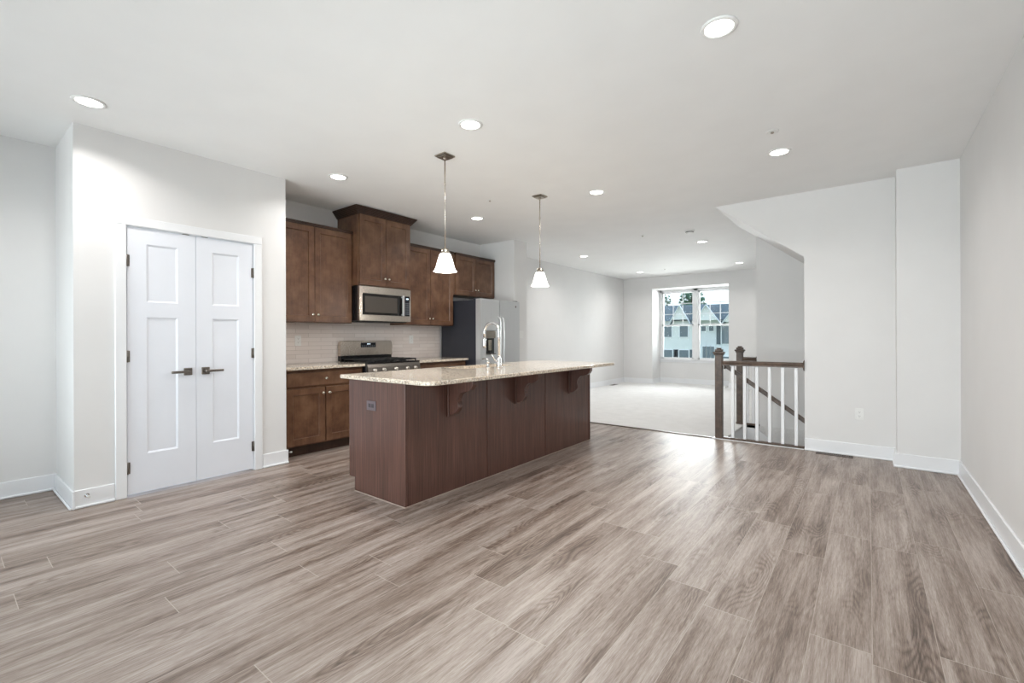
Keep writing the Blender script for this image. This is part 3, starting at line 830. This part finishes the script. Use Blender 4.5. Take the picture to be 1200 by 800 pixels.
vent(-5.09, -4.99, 10.45, 10.75, .004, 'dark floor vent in the carpet by the living room left wall', 'bronze', 'y')

# ------------------------------------------------------------------ stairs and railings
t = thing('staircase', (NX, 6.33, 0), 'carpeted stairs going down behind the white balusters', 'staircase')
run, rise = .254, .195
stp = MB(); poly = [(NX, -.19)]
x, z = NX+.0, -rise
for k in range(7):
    poly += [(x+run, z)]
    z -= rise; x += run
    poly += [(x, z)]
poly = [(NX, -.125), (NX, -rise)]
x, z = NX, -rise
for k in range(7):
    x += run; poly.append((x, z)); z -= rise; poly.append((x, z))
poly += [(x, z-.1), (NX, -rise-.45)]
stp.prism(poly, 'y', 5.865, 6.855); stp.build('flight', 'carpet', t)
MB().box(NX-.06, NX+.022, 5.866, 6.835, -.030, .0035, .008, 2).build('landing_nosing', 'carpet', t)
MB().box(NX+.0005, NX+.012, 5.866, 6.836, -.194, -.0305).build('top_riser', 'trim', t)
for yy in (6.838, ):
    x2 = NX+1.95
    MB().prism([(NX-.035, -.02), (NX+.14, -.03), (NX+.22, -.06), (x2, -.06-(x2-NX-.22)*rise/run), (x2, -.36-(x2-NX-.22)*rise/run), (NX-.035, -.40)], 'y', yy, yy+.014).build('skirt_board', 'trim', t)

def newel(mb_parent, x, y, hgt=1.075):
    m = MB(); a = .0385
    m.box(x-a, x+a, y-a, y+a, .0095, hgt-.085, .004)
    o = m.build('newel_post', 'stairwood', mb_parent)
    c = MB()
    c.box(x-a-.010, x+a+.010, y-a-.010, y+a+.010, hgt-.088, hgt-.070, .006, 2)
    c.box(x-a-.020, x+a+.020, y-a-.020, y+a+.020, hgt-.070, hgt-.048, .007, 2)
    c.box(x-a-.002, x+a+.002, y-a-.002, y+a+.002, hgt-.048, hgt-.018, .008, 2)
    c.box(x-a+.012, x+a-.012, y-a+.012, y+a-.012, hgt-.018, hgt, .008, 2)
    c.build('newel_cap', 'stairwood', o)
    return o
RP = [(-.030, .0), (-.030, .014), (-.024, .022), (-.027, .034), (-.022, .050), (-.010, .056), (.010, .056), (.022, .050), (.027, .034), (.024, .022), (.030, .014), (.030, .0)]
YR = 5.762
t = thing('stair_railing', (-1.0, YR, 0), 'front stair railing with six white balusters and a brown newel', 'railing', 'brown and white stair railings')
MB().box(-1.465, XSE-.004, YR-.045, YR+.036, .0005, .009, .003).build('floor_plate', 'trim', t)
MB().box(-1.350, XSE-.004, YR-.030, YR+.030, .0092, .030, .004).build('shoe_rail', 'stairwood', t)
newel(t, -1.392, YR)
MB().prism([(YR+p[0], .868+p[1]) for p in RP], 'x', -1.354, XSE-.012, smooth=False).build('top_rail', 'stairwood', t)
MB().lathe((XSE-.0115, YR, .893), [(.058, .011), (.058, .006), (.050, 0)], 28, 'x').build('rosette', 'stairwood', t)
b0 = None
for x in (-1.243, -1.117, -.991, -.865, -.739, -.613):
    b = MB().box(x-.016, x+.016, YR-.016, YR+.016, .0302, .8675, .002).build('baluster', 'trim', t)
YR2 = 6.905
t = thing('stair_railing', (-1.3, YR2, 0), 'short back stair railing with brown newel joined to the wall end', 'railing', 'brown and white stair railings')
MB().box(-1.44, -1.150, YR2-.045+.0, YR2-.0365, -.03, .030, .003).build('shoe_rail', 'stairwood', t)
MB().box(-1.44, -1.188, YR2-.036, YR2+.036, .0045, .0092, .002).build('floor_plate', 'trim', t)
newel(t, -1.398, YR2)
MB().prism([(YR2+p[0], .868+p[1]) for p in RP], 'x', -1.359, -1.198).build('top_rail', 'stairwood', t)
MB().lathe((-1.1975, YR2, .893), [(.044, .011), (.044, .006), (.038, 0)], 28, 'x').build('rosette', 'stairwood', t)
for x in (-1.305, -1.232): MB().box(x-.016, x+.016, YR2-.016, YR2+.016, .0095, .8675, .002).build('baluster', 'trim', t)
t = thing('handrail', (-1.33, 5.83, .85), 'brown sloping handrail descending from newel behind the balusters', 'handrail')
sl = -.72
def hz(x): return .857 + (x+1.327)*sl
hr = MB().prism([(-1.335, hz(-1.335)-.028), (-1.335, hz(-1.335)+.026), (.25, hz(.25)+.026), (.25, hz(.25)-.028)], 'y', 5.812, 5.852, bev=.008)
hr.build('rail', 'stairwood', t)
MB().box(-1.352, -1.336, 5.808, 5.856, hz(-1.335)-.04, hz(-1.335)+.04, .003).build('end_plate', 'stairwood', t)

# ------------------------------------------------------------------ pendant lamps
t = thing('pendant_lamp', (-2.81, 2.687, H), 'pendant lamp with white glass shade over the near end of the island', 'lamp', 'pendant lamps over the island')
px, py = -2.81, 2.687
MB().box(px-.062, px+.062, py-.062, py+.062, H-.012, H-.0003, .003).box(px-.05, px+.05, py-.05, py+.05, H-.022, H-.012, .006).build('canopy', 'nickel', t)
rd = MB().tube([(px, py, H-.022), (px, py, 1.955)], .0055, 10)
for z in (2.50, 2.22): rd.tube([(px, py, z-.012), (px, py, z+.012)], .0075, 10)
rd.lathe((px, py, H-.035), [(.012, 0), (.014, .013)], 14)
rd.build('stem', 'steel', t)
MB().lathe((px, py, 1.905), [(.040, 0), (.042, .012), (.034, .026), (.030, .048), (.012, .054)], 24).build('socket_cap', 'nickel', t)
shp = [(.040, 1.912), (.047, 1.905), (.054, 1.885), (.062, 1.86), (.070, 1.83), (.078, 1.80), (.086, 1.779), (.096, 1.766), (.100, 1.762)]
full = shp + [(r-.004, z) for r, z in shp[::-1]]
MB().lathe((px, py, 0), full, 40, 'z', cap=False).build('shade', 'shade', t)
bl = MB().lathe((px, py, 0), [(.012, 1.90), (.014, 1.88), (.028, 1.85), (.03, 1.825), (.02, 1.80), (.004, 1.792)], 24).build('bulb', 'lens', t)
pl = bpy.data.lights.new('pendant_light', 'POINT'); pl.energy = PEND_W; pl.color = (1, .95, .88); pl.shadow_soft_size = .03
plo = bpy.data.objects.new('pendant_light', pl); COL.objects.link(plo); plo.parent = t; plo.location = (0, 0, 1.765-H)
t2 = copy_tree(t, (0, 1.41, 0)); t2['label'] = 'pendant lamp with white glass shade over the far end of the island'

# ------------------------------------------------------------------ recessed downlights
GRID = [(-.58, 2.42, 'largest downlight, top right of photo over the dining floor'),
        (-3.973, .645, 'downlight in the ceiling above the left pantry corner'),
        (-2.256, 2.41, 'downlight in the ceiling just right of the near pendant canopy'),
        (-3.975, 2.41, 'downlight in the ceiling near the pantry end of the wall cabinets'),
        (-.58, 4.36, 'downlight in the ceiling before the stair wall'),
        (-2.262, 4.36, 'downlight in the ceiling right of the far pendant'),
        (-3.965, 4.355, 'downlight in the ceiling in front of the refrigerator'),
        (-4.247, 7.66, 'downlight over the living room carpet nearest the stub wall'),
        (-2.108, 7.69, 'downlight beside the smoke detector in the living room ceiling'),
        (-2.10, 10.36, 'small downlight in the ceiling right of the far window'),
        (-4.243, 10.36, 'small downlight in far left corner of the living room ceiling')]
proto = None
for x, y, lab in GRID:
    if proto is None:
        proto = thing('downlight', (x, y, H), lab, 'downlight', 'round recessed downlights')
        MB().lathe((x, y, H), [(.066, -.0042), (.070, -.0085), (.085, -.006), (.088, -.0003), (.066, -.0003), (.066, -.0042)], 40, cap=False).build('trim_ring', 'plastic', proto)
        MB().lathe((x, y, H), [(.0655, -.0005), (.0655, -.004), (.050, -.0055), (.0001, -.006)], 40).build('lens', 'lens', proto)
        area('downlight_beam', (0, 0, -.012), (0, 0, 0), .12, .12, DOWN_W, (1, .97, .945), 'DISK', 2.5, proto)
    else:
        c = copy_tree(proto, (x-GRID[0][0], y-GRID[0][1], 0)); c['label'] = lab

# smoke detector, sprinkler covers
t = thing('smoke_detector', (-2.03, 6.778, H), 'round white smoke detector in the ceiling beside a downlight', 'smoke detector')
MB().lathe((-2.03, 6.778, H), [(.068, -.0004), (.068, -.012), (.062, -.016)], 36).build('base', 'plastic', t)
MB().lathe((-2.03, 6.778, H), [(.052, -.0165), (.050, -.036), (.040, -.044), (.02, -.046)], 36).build('sensor_cap', 'plastic', t)
MB().lathe((-2.03, 6.778, H), [(.0535, -.019), (.0545, -.021), (.0545, -.027), (.053, -.029)], 36, cap=False).build('vent_slots', 'slot', t)
for x, y, r, lab in ((-.562, 3.896, .045, 'round white sprinkler cover near the downlight before the stair wall'),
                     (-3.333, 3.874, .03, 'small white sprinkler cover between pendant and refrigerator downlight'),
                     (-2.692, 6.672, .03, 'small white sprinkler cover left of the smoke detector'),
                     (-3.621, 10.257, .03, 'small white sprinkler cover before the far window')):
    t = thing('sprinkler_cover', (x, y, H), lab, 'sprinkler', 'ceiling sprinkler covers')
    MB().lathe((x, y, H), [(r, -.0004), (r, -.004), (r*.8, -.006)], 30).build('plate', 'plastic', t)
    MB().lathe((x, y, H), [(.010, -.0062), (.012, -.012), (.008, -.016)], 16).build('sensor', 'nickel', t)

# ------------------------------------------------------------------ outside: lawn, townhouses, trees
struct('ground', MB().box(-45, 25, 14, 75, -3.4, -3.2), 'grass', 'lawn outside below the far window')
def hwin(mb_par, x, z, w, h, y, shut=False):
    f = MB().box(x-w/2-.07, x+w/2+.07, y-.06, y-.001, z-.07, z+h+.07).build('window_trim', 'trim', mb_par)
    MB().box(x-w/2, x+w/2, y-.075, y-.0605, z, z+h).build('pane', 'housewin', f)
    if shut:
        for s in (-1, 1): MB().box(x+s*(w/2+.28)-.16, x+s*(w/2+.28)+.16, y-.05, y-.001, z-.05, z+h+.05).build('shutter', 'shutter', mb_par)
def gable(par, x0, x1, zb, zt_, y0, y1, mat, name='gable'):
    g = MB().prism([(x0, zb), (x1, zb), ((x0+x1)/2, zt_)], 'y', y0, y1).build(name, mat, par)
    r = MB(); xm = (x0+x1)/2
    for s, xe in ((-1, x0), (1, x1)):
        dx = (xe-xm); ez = .07
        r.prism([(xm, zt_), (xm, zt_+ez), (xe+.25*s, zb-.25*(zt_-zb)/abs(dx)+ez), (xe+.25*s, zb-.25*(zt_-zb)/abs(dx))], 'y', y0-.25, y0+.05)
    r.build('gable_trim', 'trim', g)
    rr_ = MB()
    for s, xe in ((-1, x0), (1, x1)):
        dx = (xe-xm); ez = .06
        rr_.prism([(xm, zt_), (xm, zt_+ez), (xe+.25*s, zb-.25*(zt_-zb)/abs(dx)+ez), (xe+.25*s, zb-.25*(zt_-zb)/abs(dx))], 'y', y0+.051, y1)
    rr_.build('gable_roof', 'roof', g)
def house(x0, x1, y, eave, ridge, dep, mat, label):
    t = thing('townhouse', ((x0+x1)/2, y+dep/2, -3.2), label, 'house', 'townhouses beyond the far window')
    MB().box(x0, x1, y, y+dep, -3.2, eave).build('wall', mat, t)
    MB().prism([(y-.3, eave), (y+dep+.3, eave), (y+dep/2, ridge)], 'x', x0, x1).build('roof', 'roof', t)
    return t
HY = 42.0
h1 = house(-24.0, -12.25, HY, 2.65, 4.35, 8.5, 'sidingcream', 'cream townhouse with small gables seen through the left sash')
gable(h1, -14.0, -12.6, 2.75, 4.0, HY-.5, HY+3, 'siding')
gable(h1, -18.5, -15.3, 2.65, 4.2, HY-.5, HY+3, 'siding')
for x in (-22.4, -20.2, -17.2, -14.55, -13.1):
    hwin(h1, x, 1.2, .7, 1.1, HY); hwin(h1, x, -1.5, .8, 1.5, HY, True)
MB().box(-14.0, -12.4, HY-.12, HY-.001, -3.2, -1.9).build('stone_base', 'brick', h1)
h2 = house(-12.15, 1.5, HY, 2.65, 4.30, 8.5, 'sidinggrey', 'grey townhouse with broad white gable seen through the right sash')
gable(h2, -11.85, -10.0, 2.62, 3.9, HY-.9, HY+3, 'siding', 'front_gable')
gable(h2, -9.55, -6.4, 2.45, 4.5, HY-.9, HY+3, 'siding', 'front_gable')
for x in (-11.4, -10.75): hwin(h2, x, 1.7, .36, .42, HY)
for x in (-11.35, -11.0, -10.65): hwin(h2, x, -.75, .26, 1.1, HY)
for x in (-9.55, -7.6, -4.5, -1.5): hwin(h2, x, .6, .7, 1.5, HY, True); hwin(h2, x, -1.9, .7, 1.4, HY)
MB().box(-12.1, -10.4, HY-.12, HY-.001, -3.2, -1.2).build('stone_base', 'brick', h2)
def tree(x, y, h, r, label, seed):
    rnd = random.Random(seed)
    t = thing('tree', (x, y, -3.2), label, 'tree', 'trees beyond the townhouses')
    tk = MB().tube([(x, y, -3.2), (x+.1, y, -3.2+h*.5), (x-.1, y, -3.2+h*.85)], [.28, .2, .08], 10)
    for k in range(6):
        a = rnd.uniform(0, 6.28); z = -3.2+h*rnd.uniform(.45, .7)
        tk.tube([(x, y, z), (x+math.cos(a)*r*.6, y+math.sin(a)*r*.6, z+h*.2)], [.1, .04], 8)
    tk.build('trunk', 'bark', t)
    c = MB()
    for k in range(1500):
        u = Vector((rnd.gauss(0, 1), rnd.gauss(0, 1), rnd.gauss(0, 1))).normalized()*r*(rnd.random()**.4)
        p = Vector((x, y, -3.2+h*.72)) + Vector((u.x, u.y, u.z*h*.3/r))
        a = Vector((rnd.gauss(0, 1), rnd.gauss(0, 1), rnd.gauss(0, 1))).normalized(); b = a.orthogonal().normalized(); s = rnd.uniform(.10, .26)
        vs_ = [c.bm.verts.new(p+a*s), c.bm.verts.new(p+b*s*.6), c.bm.verts.new(p-a*s), c.bm.verts.new(p-b*s*.6)]
        c.bm.faces.new(vs_)
    c.build('crown', 'leaf', t)
tree(-20.6, 54.0, 10.8, 2.2, 'leafy tree rising behind the cream townhouse, left of the pair', 3)
tree(-16.4, 55.5, 10.4, 1.6, 'leafy tree behind the cream townhouse, right of the pair', 5)
